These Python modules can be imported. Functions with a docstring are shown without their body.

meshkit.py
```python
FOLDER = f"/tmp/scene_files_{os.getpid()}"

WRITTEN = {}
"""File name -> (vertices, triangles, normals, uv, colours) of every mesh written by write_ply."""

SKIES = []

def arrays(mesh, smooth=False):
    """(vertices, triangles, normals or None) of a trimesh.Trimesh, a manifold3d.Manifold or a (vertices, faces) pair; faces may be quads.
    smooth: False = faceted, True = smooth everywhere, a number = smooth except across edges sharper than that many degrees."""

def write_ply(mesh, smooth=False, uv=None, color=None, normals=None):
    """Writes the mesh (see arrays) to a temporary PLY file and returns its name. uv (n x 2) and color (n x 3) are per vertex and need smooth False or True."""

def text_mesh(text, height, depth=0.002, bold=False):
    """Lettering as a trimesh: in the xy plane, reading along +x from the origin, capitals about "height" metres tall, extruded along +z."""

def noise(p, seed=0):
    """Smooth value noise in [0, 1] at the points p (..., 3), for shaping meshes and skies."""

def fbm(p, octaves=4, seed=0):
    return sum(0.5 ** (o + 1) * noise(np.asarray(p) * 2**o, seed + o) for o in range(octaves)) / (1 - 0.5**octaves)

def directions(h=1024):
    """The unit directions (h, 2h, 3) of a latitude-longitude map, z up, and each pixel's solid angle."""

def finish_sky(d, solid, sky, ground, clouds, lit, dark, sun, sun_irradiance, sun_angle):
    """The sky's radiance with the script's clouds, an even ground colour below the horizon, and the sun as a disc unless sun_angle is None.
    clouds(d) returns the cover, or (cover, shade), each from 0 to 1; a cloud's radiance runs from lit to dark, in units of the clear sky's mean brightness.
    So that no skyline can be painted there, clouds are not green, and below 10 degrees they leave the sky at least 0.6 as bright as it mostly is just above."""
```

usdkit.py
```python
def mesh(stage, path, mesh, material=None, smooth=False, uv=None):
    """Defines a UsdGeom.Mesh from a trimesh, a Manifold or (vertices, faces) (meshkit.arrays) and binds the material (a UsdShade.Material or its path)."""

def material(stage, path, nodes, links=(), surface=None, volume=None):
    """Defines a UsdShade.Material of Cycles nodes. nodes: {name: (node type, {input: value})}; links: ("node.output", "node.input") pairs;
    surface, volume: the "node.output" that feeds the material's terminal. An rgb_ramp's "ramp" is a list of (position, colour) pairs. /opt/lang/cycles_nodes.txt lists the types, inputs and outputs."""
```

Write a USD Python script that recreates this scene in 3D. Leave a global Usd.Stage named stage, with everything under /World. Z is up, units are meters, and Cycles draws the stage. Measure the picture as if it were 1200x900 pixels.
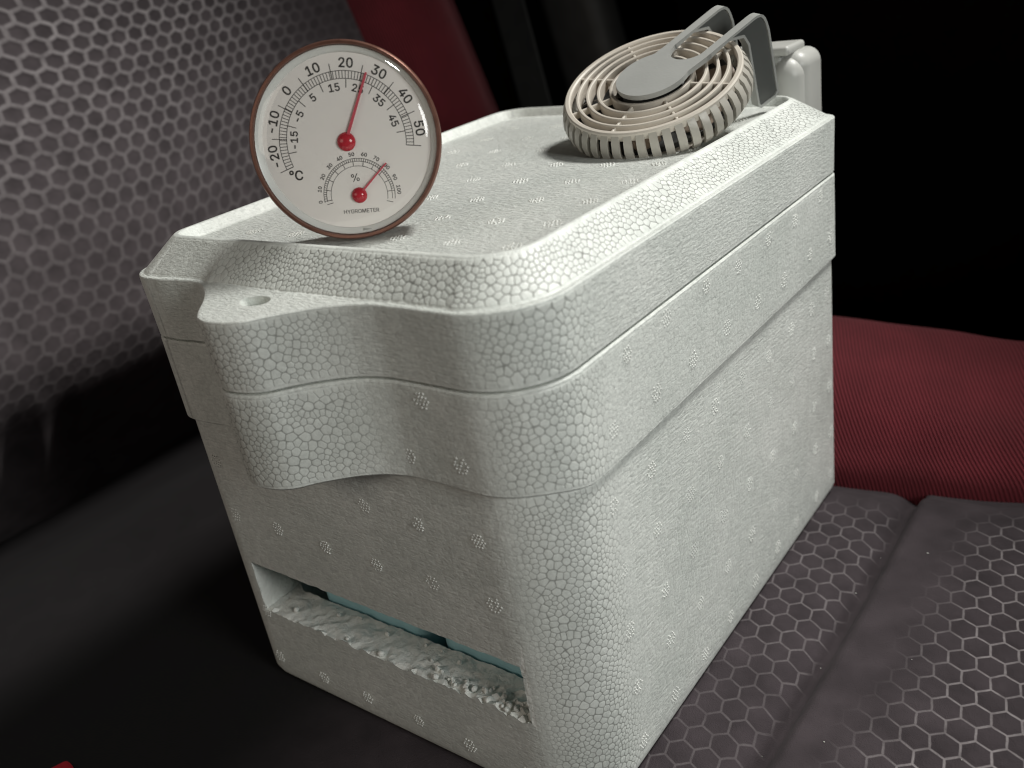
import math, random
import numpy as np, trimesh, usdkit, meshkit
import manifold3d as m3
import shapely
from shapely.geometry import Polygon
from scipy.spatial import cKDTree
from scipy.interpolate import PchipInterpolator
from pxr import Usd, UsdGeom, UsdLux, UsdShade, Gf, Sdf, Vt

stage = Usd.Stage.CreateInMemory()
UsdGeom.SetStageUpAxis(stage, "Z")
UsdGeom.SetStageMetersPerUnit(stage, 1.0)
UsdGeom.Xform.Define(stage, "/World")
rng = np.random.default_rng(7)

# ------------------------------------------------------------------ camera
RIGHT = np.array([0.79687755, 0.58388753, -0.15511774])
DOWN = np.array([0.13465466, -0.4219574, -0.89656014])
FWD = np.array([-0.58894336, 0.69356132, -0.41487156])
EYE = np.array([0.34181354, -0.18492361, 0.28981799])
cam = UsdGeom.Camera.Define(stage, "/World/camera")
M = np.eye(4)
M[0, :3], M[1, :3], M[2, :3], M[3, :3] = RIGHT, -DOWN, -FWD, EYE
cam.AddTransformOp().Set(Gf.Matrix4d(*M.ravel().tolist()))
cam.CreateHorizontalApertureAttr(36.0)
cam.CreateVerticalApertureAttr(27.0)
cam.CreateFocalLengthAttr(36.0 * 1091.33 / 1200)
cam.CreateClippingRangeAttr(Gf.Vec2f(0.02, 50))
cam.CreateFStopAttr(10.0)
cam.CreateFocusDistanceAttr(0.36)
cam.CreateExposureAttr(-0.13)


# ------------------------------------------------------------------ lamps
def rect_light(name, pos, target, w, h, intensity, color):
    L = UsdLux.RectLight.Define(stage, "/World/" + name)
    pos, target = np.array(pos, float), np.array(target, float)
    z = pos - target
    z /= np.linalg.norm(z)
    x = np.cross([0, 0, 1.0], z)
    x /= np.linalg.norm(x)
    y = np.cross(z, x)
    m = np.eye(4)
    m[0, :3], m[1, :3], m[2, :3], m[3, :3] = x, y, z, pos
    L.AddTransformOp().Set(Gf.Matrix4d(*m.ravel().tolist()))
    L.CreateWidthAttr(w)
    L.CreateHeightAttr(h)
    L.CreateIntensityAttr(intensity)
    L.CreateColorAttr(Gf.Vec3f(*color))
    return L


def spot_light(name, pos, target, radius, intensity, cone, soft, color):
    L = UsdLux.SphereLight.Define(stage, "/World/" + name)
    pos, target = np.array(pos, float), np.array(target, float)
    z = pos - target
    z /= np.linalg.norm(z)
    x = np.cross([0, 0, 1.0], z)
    x /= np.linalg.norm(x)
    y = np.cross(z, x)
    m = np.eye(4)
    m[0, :3], m[1, :3], m[2, :3], m[3, :3] = x, y, z, pos
    L.AddTransformOp().Set(Gf.Matrix4d(*m.ravel().tolist()))
    L.CreateRadiusAttr(radius)
    L.CreateIntensityAttr(intensity)
    L.CreateColorAttr(Gf.Vec3f(*color))
    sh = UsdLux.ShapingAPI.Apply(L.GetPrim())
    sh.CreateShapingConeAngleAttr(cone)
    sh.CreateShapingConeSoftnessAttr(soft)
    return L


spot_light("window_light", (0.50, 0.60, 1.12), (0.06, 0.01, 0.20), 0.13, 92.0, 22.0, 0.5, (1.0, 0.99, 0.95))
spot_light("map_light", (0.82, -0.09, 0.40), (0.06, 0.04, 0.17), 0.13, 17.5, 34.0, 0.8, (0.98, 1.0, 0.97))
rect_light("fill_light", (-0.20, -1.00, 0.60), (0.09, 0.10, 0.15), 0.70, 0.50, 2.0, (1.0, 0.89, 0.77))  # added fill for the front faces, not a lamp of the car

# ------------------------------------------------------------------ helpers
USED = {}


def fresh(path):
    n = USED.get(path, 0)
    USED[path] = n + 1
    return path if n == 0 else f"{path}_{n:03d}"


def define(path, v, f, mat, n=None, st=None, mask=None):
    m = UsdGeom.Mesh.Define(stage, path)
    m.CreatePointsAttr(Vt.Vec3fArray.FromNumpy(np.ascontiguousarray(v, np.float32)))
    m.CreateFaceVertexCountsAttr(Vt.IntArray.FromNumpy(np.full(len(f), 3, np.int32)))
    m.CreateFaceVertexIndicesAttr(Vt.IntArray.FromNumpy(np.ascontiguousarray(f, np.int32).ravel()))
    m.CreateSubdivisionSchemeAttr("none")
    if n is not None:
        m.CreateNormalsAttr(Vt.Vec3fArray.FromNumpy(np.ascontiguousarray(n, np.float32)))
        m.SetNormalsInterpolation("vertex")
    pv = UsdGeom.PrimvarsAPI(m)
    if st is not None:
        pv.CreatePrimvar("st", Sdf.ValueTypeNames.TexCoord2fArray, "vertex").Set(Vt.Vec2fArray.FromNumpy(np.ascontiguousarray(st, np.float32)))
    if mask is not None:
        pv.CreatePrimvar("mask", Sdf.ValueTypeNames.Color3fArray, "vertex").Set(Vt.Vec3fArray.FromNumpy(np.ascontiguousarray(mask, np.float32)))
    UsdShade.MaterialBindingAPI.Apply(m.GetPrim()).Bind(mat)
    return m.GetPrim()


def info(p, label=None, category=None, group=None, kind=None):
    for k, v in (("label", label), ("category", category), ("group", group), ("kind", kind)):
        if v:
            p.SetCustomDataByKey(k, v)
    return p


def thing(name, label, category, loc=(0, 0, 0), group=None, kind=None):
    x = UsdGeom.Xform.Define(stage, fresh("/World/" + name))
    x.AddTranslateOp().Set(Gf.Vec3d(*map(float, loc)))
    info(x.GetPrim(), label, category, group, kind)
    return x.GetPrim(), np.array(loc, float)


def part(parent, name, mesh, mat, smooth=30, st=None, mask=None, label=None):
    """parent: (prim, origin); mesh in world coordinates."""
    prim, origin = parent
    v, f, n = meshkit.arrays(mesh, smooth)
    p = define(fresh(f"{prim.GetPath()}/{name}"), v - origin, f, mat, n, st, mask)
    if label:
        info(p, label)
    return (p, origin)


def part_raw(parent, name, v, f, mat, n=None, st=None, mask=None):
    prim, origin = parent
    return (define(fresh(f"{prim.GetPath()}/{name}"), v - origin, f, mat, n, st, mask), origin)


def cat(ms):
    return trimesh.util.concatenate(ms)


def frame(mesh, o, ex, ey, ez):
    """local mesh -> world with the given axes."""
    m = mesh.copy()
    v = np.asarray(m.vertices)
    m.vertices = np.asarray(o) + v[:, :1] * ex + v[:, 1:2] * ey + v[:, 2:3] * ez
    return m


def revolve(profile, n=96):
    return trimesh.creation.revolve(np.array(profile, float), sections=n)


def hull_box(sx, sy, sz, r, seg=16):
    """rounded box centred at 0."""
    s = m3.Manifold.sphere(r, seg)
    ms = [s.translate((i * (sx / 2 - r), j * (sy / 2 - r), k * (sz / 2 - r))) for i in (-1, 1) for j in (-1, 1) for k in (-1, 1)]
    return tri(m3.Manifold.batch_hull(ms))


def tri(man):
    a = man.to_mesh()
    return trimesh.Trimesh(np.array(a.vert_properties[:, :3], float), np.array(a.tri_verts), process=False)


def man(tm):
    return m3.Manifold(m3.Mesh(np.asarray(tm.vertices, np.float32), np.asarray(tm.faces, np.uint32)))


def corners(tm, angle):
    """unmerged triangle corners with smooth normals across edges softer than angle."""
    t = trimesh.Trimesh(tm.vertices, tm.faces, process=True)
    v, f, n = meshkit.arrays(t, angle)
    return v[f.ravel()], np.arange(3 * len(f)).reshape(-1, 3), n[f.ravel()]


def smooth_step(x, a, b):
    t = np.clip((x - a) / (b - a), 0, 1)
    return t * t * (3 - 2 * t)


# ------------------------------------------------------------------ materials
def mat(name, nodes, links, surface="p.BSDF"):
    return usdkit.material(stage, "/World/Looks/" + name, nodes, links, surface=surface)


def plain(name, color, rough=0.5, metallic=0.0, spec=0.5, bump=0.0, scale=400, vary=0.12, **kw):
    c = np.array(color, float)
    nodes = {
        "tc": ("texture_coordinate", {}),
        "nz": ("noise_texture", {"scale": scale, "detail": 4.0}),
        "nl": ("noise_texture", {"scale": scale / 18, "detail": 3.0}),
        "r": ("rgb_ramp", {"ramp": [(0.3, tuple(c * (1 - vary))), (0.7, tuple(np.minimum(c * (1 + vary), 1)))]}),
        "rr": ("map_range", {"from_min": 0.3, "from_max": 0.7, "to_min": max(rough - 0.07, 0.02), "to_max": rough + 0.07, "clamp": True}),
        "b": ("bump", {"strength": 1.0, "distance": bump}),
        "p": ("principled_bsdf", {"metallic": metallic, "specular_ior_level": spec, **kw}),
    }
    links = [("tc.object", "nz.vector"), ("tc.object", "nl.vector"), ("nl.fac", "r.fac"), ("r.color", "p.base_color"), ("nz.fac", "rr.value"), ("rr.result", "p.roughness")]
    if bump:
        links += [("nz.fac", "b.height"), ("b.normal", "p.normal")]
    return mat(name, nodes, links)


def foam(name):
    """expanded polystyrene. mask = (dark glue line between beads, faint bead relief of the flat walls, rough streaks); st in metres."""
    nodes = {
        "uv": ("attribute", {"attribute": "st"}),
        "mk": ("attribute", {"attribute": "mask"}),
        "ms": ("separate_color", {}),
        "pos": ("texture_coordinate", {}),
        "wob": ("noise_texture", {"scale": 160.0, "detail": 2.0}),
        "wv": ("vector_math", {"math_type": "multiply_add", "vector2": (0.0007, 0.0007, 0.0)}),
        "ve": ("voronoi_texture", {"dimensions": "2D", "feature": "distance_to_edge", "scale": 390.0, "randomness": 0.72}),
        "vc": ("voronoi_texture", {"dimensions": "2D", "feature": "f1", "scale": 390.0, "randomness": 0.72}),
        "vr": ("separate_color", {}),
        "cellv": ("map_range", {"from_min": 0.0, "from_max": 1.0, "to_min": 0.86, "to_max": 1.05}),
        "blot": ("noise_texture", {"scale": 22.0, "detail": 5.0, "roughness": 0.6}),
        "base": ("rgb_ramp", {"ramp": [(0.3, (0.655, 0.685, 0.645)), (0.7, (0.785, 0.805, 0.765))]}),
        "basev": ("mix_color", {"blend_type": "multiply"}),
        "mot": ("noise_texture", {"scale": 620.0, "detail": 3.0, "roughness": 0.6}),
        "motr": ("map_range", {"from_min": 0.35, "from_max": 0.65, "to_min": 0.90, "to_max": 1.05, "clamp": True}),
        "motm": ("mix_color", {"blend_type": "multiply", "fac": 1.0}),
        "dark": ("mix_color", {"blend_type": "mix", "b": (0.075, 0.072, 0.062)}),
        "fine": ("noise_texture", {"scale": 1300.0, "detail": 3.0, "roughness": 0.65}),
        "dome": ("map_range", {"range_type": "smoothstep", "from_min": 0.0, "from_max": 0.30, "to_min": 0.0, "to_max": 1.0, "clamp": True}),
        "hd": ("math", {"math_type": "multiply"}),
        "b1": ("bump", {"strength": 1.0, "distance": 0.00007}),
        "b2": ("bump", {"strength": 1.0, "distance": 0.00016}),
        "stm": ("mapping", {"scale": (260.0, 900.0, 1.0), "rotation": (0.0, 0.0, 0.35)}),
        "str": ("noise_texture", {"scale": 1.0, "detail": 4.0, "roughness": 0.65}),
        "sth": ("math", {"math_type": "multiply"}),
        "b3": ("bump", {"strength": 1.0, "distance": 0.0020}),
        "p": ("principled_bsdf", {"roughness": 0.42, "specular_ior_level": 0.45}),
    }
    links = [
        ("mk.color", "ms.color"), ("pos.object", "wob.vector"), ("wob.color", "wv.vector1"), ("uv.vector", "wv.vector3"),
        ("wv.vector", "ve.vector"), ("wv.vector", "vc.vector"), ("vc.color", "vr.color"), ("vr.r", "cellv.value"), ("pos.object", "blot.vector"), ("blot.fac", "base.fac"),
        ("base.color", "basev.a"), ("cellv.result", "basev.b"), ("ms.g", "basev.fac"), ("pos.object", "mot.vector"), ("mot.fac", "motr.value"),
        ("basev.result", "motm.a"), ("motr.result", "motm.b"), ("motm.result", "dark.a"), ("ms.r", "dark.fac"), ("dark.result", "p.base_color"),
        ("pos.object", "fine.vector"), ("ve.distance", "dome.value"), ("dome.result", "hd.value1"), ("ms.g", "hd.value2"),
        ("hd.value", "b1.height"), ("fine.fac", "b2.height"), ("b1.normal", "b2.normal"),
        ("uv.vector", "stm.vector"), ("stm.vector", "str.vector"), ("str.fac", "sth.value1"), ("ms.b", "sth.value2"), ("sth.value", "b3.height"),
        ("b2.normal", "b3.normal"), ("b3.normal", "p.normal"),
    ]
    return mat(name, nodes, links)


def hex_fabric(name, cell, line, width, weave, puff=.0012):
    """woven seat cloth with a honeycomb of paler lines; st in lattice units (cell pitch 1); mask.r = how strongly the printed lines show."""
    H = (0.5, 0.8660254, 0.0)
    N = (-0.5, -0.8660254, 0.0)
    nodes = {
        "uv": ("attribute", {"attribute": "st"}), "mk": ("attribute", {"attribute": "mask"}), "ms": ("separate_color", {}),
        "pos": ("texture_coordinate", {}),
        "wob": ("noise_texture", {"scale": 130.0, "detail": 2.0}),
        "wv": ("vector_math", {"math_type": "multiply_add", "vector2": (0.10, 0.10, 0.0)}),
        "a": ("vector_math", {"math_type": "wrap", "vector2": H, "vector3": N}),
        "sh": ("vector_math", {"math_type": "subtract", "vector2": H}),
        "b": ("vector_math", {"math_type": "wrap", "vector2": H, "vector3": N}),
        "la": ("vector_math", {"math_type": "length"}), "lb": ("vector_math", {"math_type": "length"}),
        "cmp": ("math", {"math_type": "less_than"}),
        "q": ("mix_vector", {}),
        "ab": ("vector_math", {"math_type": "absolute"}), "sx": ("separate_xyz", {}),
        "dt": ("vector_math", {"math_type": "dot_product", "vector2": (0.5, 0.8660254, 0.0)}),
        "e": ("math", {"math_type": "maximum"}),
        "ln": ("map_range", {"range_type": "smoothstep", "from_min": 0.5 - width * 1.9, "from_max": 0.5 - width * 0.45, "to_min": 0.0, "to_max": 1.0, "clamp": True}),
        "vn": ("noise_texture", {"scale": 95.0, "detail": 4.0, "roughness": 0.7}),
        "vm": ("map_range", {"from_min": 0.3, "from_max": 0.65, "to_min": 0.35, "to_max": 1.0, "clamp": True}),
        "l1": ("math", {"math_type": "multiply"}), "l2": ("math", {"math_type": "multiply"}),
        "wf": ("noise_texture", {"scale": 1800.0, "detail": 2.0}),
        "cl": ("noise_texture", {"scale": 60.0, "detail": 4.0}),
        "c": ("rgb_ramp", {"ramp": [(0.3, tuple(np.array(cell) * 0.8)), (0.7, tuple(np.array(cell) * 1.25))]}),
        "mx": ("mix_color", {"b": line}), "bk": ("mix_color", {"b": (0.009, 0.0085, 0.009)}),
        "pil": ("map_range", {"range_type": "smoothstep", "from_min": 0.18, "from_max": 0.5, "to_min": 1.0, "to_max": 0.0, "clamp": True}),
        "hp": ("math", {"math_type": "multiply"}),
        "b1": ("bump", {"strength": 1.0, "distance": puff}),
        "b2": ("bump", {"strength": 1.0, "distance": weave}),
        "p": ("principled_bsdf", {"roughness": 0.85, "specular_ior_level": 0.14, "sheen_weight": 0.03, "sheen_roughness": 0.5}),
    }
    links = [
        ("mk.color", "ms.color"), ("pos.object", "wob.vector"), ("wob.color", "wv.vector1"), ("uv.vector", "wv.vector3"),
        ("wv.vector", "a.vector1"), ("wv.vector", "sh.vector1"), ("sh.vector", "b.vector1"),
        ("a.vector", "la.vector1"), ("b.vector", "lb.vector1"), ("lb.value", "cmp.value1"), ("la.value", "cmp.value2"),
        ("cmp.value", "q.fac"), ("a.vector", "q.a"), ("b.vector", "q.b"), ("q.result", "ab.vector1"), ("ab.vector", "sx.vector"),
        ("ab.vector", "dt.vector1"), ("sx.x", "e.value1"), ("dt.value", "e.value2"), ("e.value", "ln.value"),
        ("pos.object", "vn.vector"), ("vn.fac", "vm.value"), ("ln.result", "l1.value1"), ("vm.result", "l1.value2"), ("l1.value", "l2.value1"), ("ms.r", "l2.value2"),
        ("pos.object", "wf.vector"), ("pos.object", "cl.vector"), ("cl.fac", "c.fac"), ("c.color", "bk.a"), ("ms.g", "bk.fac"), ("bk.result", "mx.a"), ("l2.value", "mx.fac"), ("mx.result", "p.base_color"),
        ("e.value", "pil.value"), ("pil.result", "hp.value1"), ("ms.r", "hp.value2"), ("hp.value", "b1.height"), ("wf.fac", "b2.height"), ("b1.normal", "b2.normal"), ("b2.normal", "p.normal"),
    ]
    return mat(name, nodes, links)


def rib_fabric(name, color):
    c = np.array(color)
    nodes = {
        "uv": ("attribute", {"attribute": "st"}), "pos": ("texture_coordinate", {}),
        "w": ("wave_texture", {"wave_type": "bands", "bands_direction": "x", "scale": 150.0, "distortion": 0.6, "detail": 2.0, "detail_scale": 3.0}),
        "w2": ("wave_texture", {"wave_type": "bands", "bands_direction": "y", "scale": 190.0, "distortion": 0.6, "detail": 2.0, "detail_scale": 3.0}),
        "m": ("math", {"math_type": "multiply"}),
        "n": ("noise_texture", {"scale": 40.0, "detail": 4.0}),
        "r": ("rgb_ramp", {"ramp": [(0.0, tuple(c * 0.72)), (1.0, tuple(c * 1.2))]}),
        "nr": ("map_range", {"from_min": 0.3, "from_max": 0.7, "to_min": 0.85, "to_max": 1.1}),
        "x": ("mix_color", {"blend_type": "multiply", "fac": 1.0}),
        "b": ("bump", {"strength": 1.0, "distance": 0.0006}),
        "p": ("principled_bsdf", {"roughness": 0.8, "specular_ior_level": 0.25, "sheen_weight": 0.2, "sheen_tint": (1.0, 0.6, 0.6)}),
    }
    links = [("uv.vector", "w.vector"), ("uv.vector", "w2.vector"), ("w.fac", "m.value1"), ("w2.fac", "m.value2"), ("w.fac", "r.fac"), ("pos.object", "n.vector"), ("n.fac", "nr.value"),
             ("r.color", "x.a"), ("nr.result", "x.b"), ("x.result", "p.base_color"), ("w.fac", "b.height"), ("b.normal", "p.normal")]
    return mat(name, nodes, links)


FOAM = foam("foam")
FOAM_CUT = plain("foam_cut", (0.80, 0.81, 0.77), 0.6, bump=0.0010, scale=330, vary=0.06, spec=0.35)
VENT = plain("foam_vent", (0.72, 0.73, 0.695), 0.42, vary=0.05, spec=0.45)
CLOTH_BACK = hex_fabric("backrest_cloth", (0.076, 0.064, 0.068), (0.36, 0.33, 0.335), 0.09, 0.0003)
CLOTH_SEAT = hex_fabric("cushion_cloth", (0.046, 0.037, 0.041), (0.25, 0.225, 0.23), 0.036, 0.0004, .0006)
RED_CLOTH = rib_fabric("red_cloth", (0.15, 0.016, 0.024))
COPPER = plain("copper", (0.20, 0.095, 0.07), 0.36, metallic=0.6, scale=300)
DIAL = plain("dial_card", (0.81, 0.77, 0.745), 0.55, scale=60, vary=0.03)
INK = plain("ink", (0.045, 0.042, 0.04), 0.6, scale=300)
RED = plain("red_plastic", (0.46, 0.03, 0.045), 0.2, scale=300)
NEEDLE = plain("needle_red", (0.55, 0.09, 0.12), 0.4, scale=300)
RIM_WHITE = plain("rim_white", (0.70, 0.70, 0.68), 0.3, scale=200, vary=0.05)
BEIGE = plain("beige_plastic", (0.55, 0.505, 0.44), 0.42, scale=700, vary=0.05, bump=0.00004)
SHADED_SLAT = plain("shaded_slat_plastic", (0.40, 0.38, 0.335), 0.42, scale=700, vary=0.06, bump=0.00004)  # rim beige darkened: the shade on the slats is in the colour
BEIGE_DARK = plain("blade_plastic", (0.46, 0.37, 0.30), 0.5, scale=500, vary=0.06)
GREY = plain("grey_plastic", (0.33, 0.335, 0.32), 0.42, scale=900, vary=0.05, bump=0.00005)
SHADED_WEB_GREY = plain("shaded_web_plastic", (0.085, 0.088, 0.084), 0.45, scale=900, vary=0.06)  # bracket grey darkened, shade of its side faces put into the colour
LIGHT_GREY = plain("pale_grey_plastic", (0.44, 0.44, 0.415), 0.42, scale=700, vary=0.05, bump=0.00004)
CHARCOAL = plain("charcoal_plastic", (0.04, 0.04, 0.038), 0.5, scale=500)
ICE = plain("ice_plastic", (0.42, 0.72, 0.82), 0.22, scale=70, vary=0.3, spec=0.6)
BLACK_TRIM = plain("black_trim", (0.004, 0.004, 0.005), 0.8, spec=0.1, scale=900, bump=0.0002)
GREY_TRIM = plain("grey_trim", (0.07, 0.07, 0.067), 0.6, scale=900, bump=0.0002)
BUCKLE_RED = plain("buckle_red", (0.75, 0.03, 0.05), 0.4, scale=300)
GLASS = mat("lens_glass", {
    "f": ("fresnel", {"IOR": 1.5}), "geo": ("geometry", {}), "front": ("math", {"math_type": "subtract", "value1": 1.0}), "fac": ("math", {"math_type": "multiply"}),
    "t": ("transparent_bsdf", {"color": (0.98, 0.98, 0.97)}), "g": ("glossy_bsdf", {"color": (1.0, 1.0, 1.0), "roughness": 0.03}), "m": ("mix_closure", {})},
    [("geo.backfacing", "front.value2"), ("f.fac", "fac.value1"), ("front.value", "fac.value2"), ("fac.value", "m.fac"), ("t.BSDF", "m.closure1"), ("g.BSDF", "m.closure2")], "m.closure")

# ------------------------------------------------------------------ box plan
W, L = 0.1903, 0.2539
_wx = np.array([12, 20, 33, 41, 47, 53, 61, 68, 75, 81, 87, 94, 100, 107, 113, 119, 128, 138, 148, 157, 165]) / 1000
_wy = np.array([0, 0, 1.3, 1.6, .6, -2.4, -7.6, -13.6, -20.6, -25, -26.3, -25.4, -23, -15.8, -10.4, -6, -1.7, .2, .35, .1, 0]) / 1000
wave = PchipInterpolator(_wx, _wy)
NF, NC, NS = 170, 16, 24


def outline(x0, x1, y0, y1, r_fl, r_fr, r_b, amp=1.0):
    """closed plan outline, anticlockwise from the front left, always the same number of points."""
    xs = np.linspace(x0 + r_fl, x1 - r_fr, NF)
    wv = np.where((xs > _wx[0]) & (xs < _wx[-1]), wave(np.clip(xs, _wx[0], _wx[-1])), 0) * amp
    P = [np.stack([xs, y0 + wv], 1)]

    def arc(cx, cy, r, a0, a1):
        t = np.linspace(a0, a1, NC + 2)[1:-1]
        return np.stack([cx + r * np.cos(t), cy + r * np.sin(t)], 1)
    P.append(arc(x1 - r_fr, y0 + r_fr, r_fr, -math.pi / 2, 0))
    ys = np.linspace(y0 + r_fr, y1 - r_b, NS)
    P.append(np.stack([np.full(NS, x1), ys], 1))
    P.append(arc(x1 - r_b, y1 - r_b, r_b, 0, math.pi / 2))
    xb = np.linspace(x1 - r_b, x0 + r_b, NS)
    P.append(np.stack([xb, np.full(NS, y1)], 1))
    P.append(arc(x0 + r_b, y1 - r_b, r_b, math.pi / 2, math.pi))
    yl = np.linspace(y1 - r_b, y0 + r_fl, NS)
    P.append(np.stack([np.full(NS, x0), yl], 1))
    P.append(arc(x0 + r_fl, y0 + r_fl, r_fl, math.pi, 1.5 * math.pi))
    return np.vstack(P)


def inset(P, d):
    t = np.roll(P, -1, 0) - np.roll(P, 1, 0)
    t /= np.linalg.norm(t, axis=1, keepdims=True)
    return P + np.stack([-t[:, 1], t[:, 0]], 1) * d


def loft(rings, cap_bottom=True, cap_top=True):
    n = len(rings[0])
    V = np.vstack(rings)
    F = []
    i = np.arange(n)
    j = (i + 1) % n
    for k in range(len(rings) - 1):
        a, b = k * n, (k + 1) * n
        F.append(np.stack([a + i, a + j, b + j], 1))
        F.append(np.stack([a + i, b + j, b + i], 1))

    def cap(ring, base, flip):
        t = m3.triangulate([ring[:, :2]])
        t = np.asarray(t) + base
        return t[:, ::-1] if flip else t
    if cap_bottom:
        F.append(cap(rings[0], 0, True))
    if cap_top:
        F.append(cap(rings[-1], (len(rings) - 1) * n, False))
    return trimesh.Trimesh(V, np.vstack(F), process=False)


def ring(P, z):
    return np.column_stack([P, np.broadcast_to(z, len(P))])


wall_o = outline(0.0, W, 0.0, L, .016, .027, .009, 0.0)
band_o = outline(-.0015, W + .0015, -.0015, L + .0015, .015, .0265, .009, 1.0)
lid_o = outline(-.0018, W + .0018, -.0018, L + .0018, .015, .0265, .009, 1.0)
slope_o = outline(0.0, W + .0000, -.0002, L + .0000, .014, .0255, .009, 0.04)
ridge_o = outline(.0092, W - .0108, .0132, L - .0105, .010, .018, .016, 0.0)
ridge_i = outline(.0110, W - .0124, .0150, L - .0122, .009, .016, .014, 0.0)
panel_o = outline(.0140, W - .0146, .0175, L - .0150, .008, .014, .012, 0.0)
ZB = .1325 + .0050 * (1 - smooth_step(band_o[:, 1], .002, .030))        # underside of the rim band



def arc_table(P):
    P = np.vstack([P, P[:1]])
    den, arc, s_ = [], [], 0.0
    for a, b in zip(P[:-1], P[1:]):
        l = np.linalg.norm(b - a)
        k = max(2, int(l / .0004))
        t = np.arange(k) / k
        den.append(a + (b - a) * t[:, None])
        arc.append(s_ + l * t)
        s_ += l
    return cKDTree(np.vstack(den)), np.concatenate(arc), s_


ARC_BAND, ARC_WALL = arc_table(band_o), arc_table(wall_o)


def foam_uv(v, f, n):
    """st of each triangle corner: arc length round the box and height on the walls, plan coordinates on flat tops."""
    fv = v.reshape(-1, 3, 3)
    fn = np.cross(fv[:, 1] - fv[:, 0], fv[:, 2] - fv[:, 0])
    fn /= np.maximum(np.linalg.norm(fn, axis=1, keepdims=True), 1e-20)
    ym = fv[:, :, 1].mean(1)
    low = np.repeat(fv[:, :, 2].mean(1) < .1325 + .0050 * (1 - smooth_step(ym, .002, .030)) - .0001, 3)
    s = np.where(low, ARC_WALL[1][ARC_WALL[0].query(v[:, :2])[1]], ARC_BAND[1][ARC_BAND[0].query(v[:, :2])[1]]).reshape(-1, 3)
    PERIM = ARC_WALL[2]
    jump = s.max(1) - s.min(1) > PERIM / 2
    s = np.where(jump[:, None] & (s < PERIM / 2), s + PERIM, s)
    horiz = np.linalg.norm(fn[:, :2], axis=1)
    t = fv[:, :, 2] / np.maximum(horiz, .35)[:, None]
    flat = horiz < .35
    st = np.stack([np.where(flat[:, None], fv[:, :, 0] + 1.0, s), np.where(flat[:, None], fv[:, :, 1] + 1.0, t)], -1)
    return st.reshape(-1, 2), fn.repeat(3, 0), flat.repeat(3)


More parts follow.
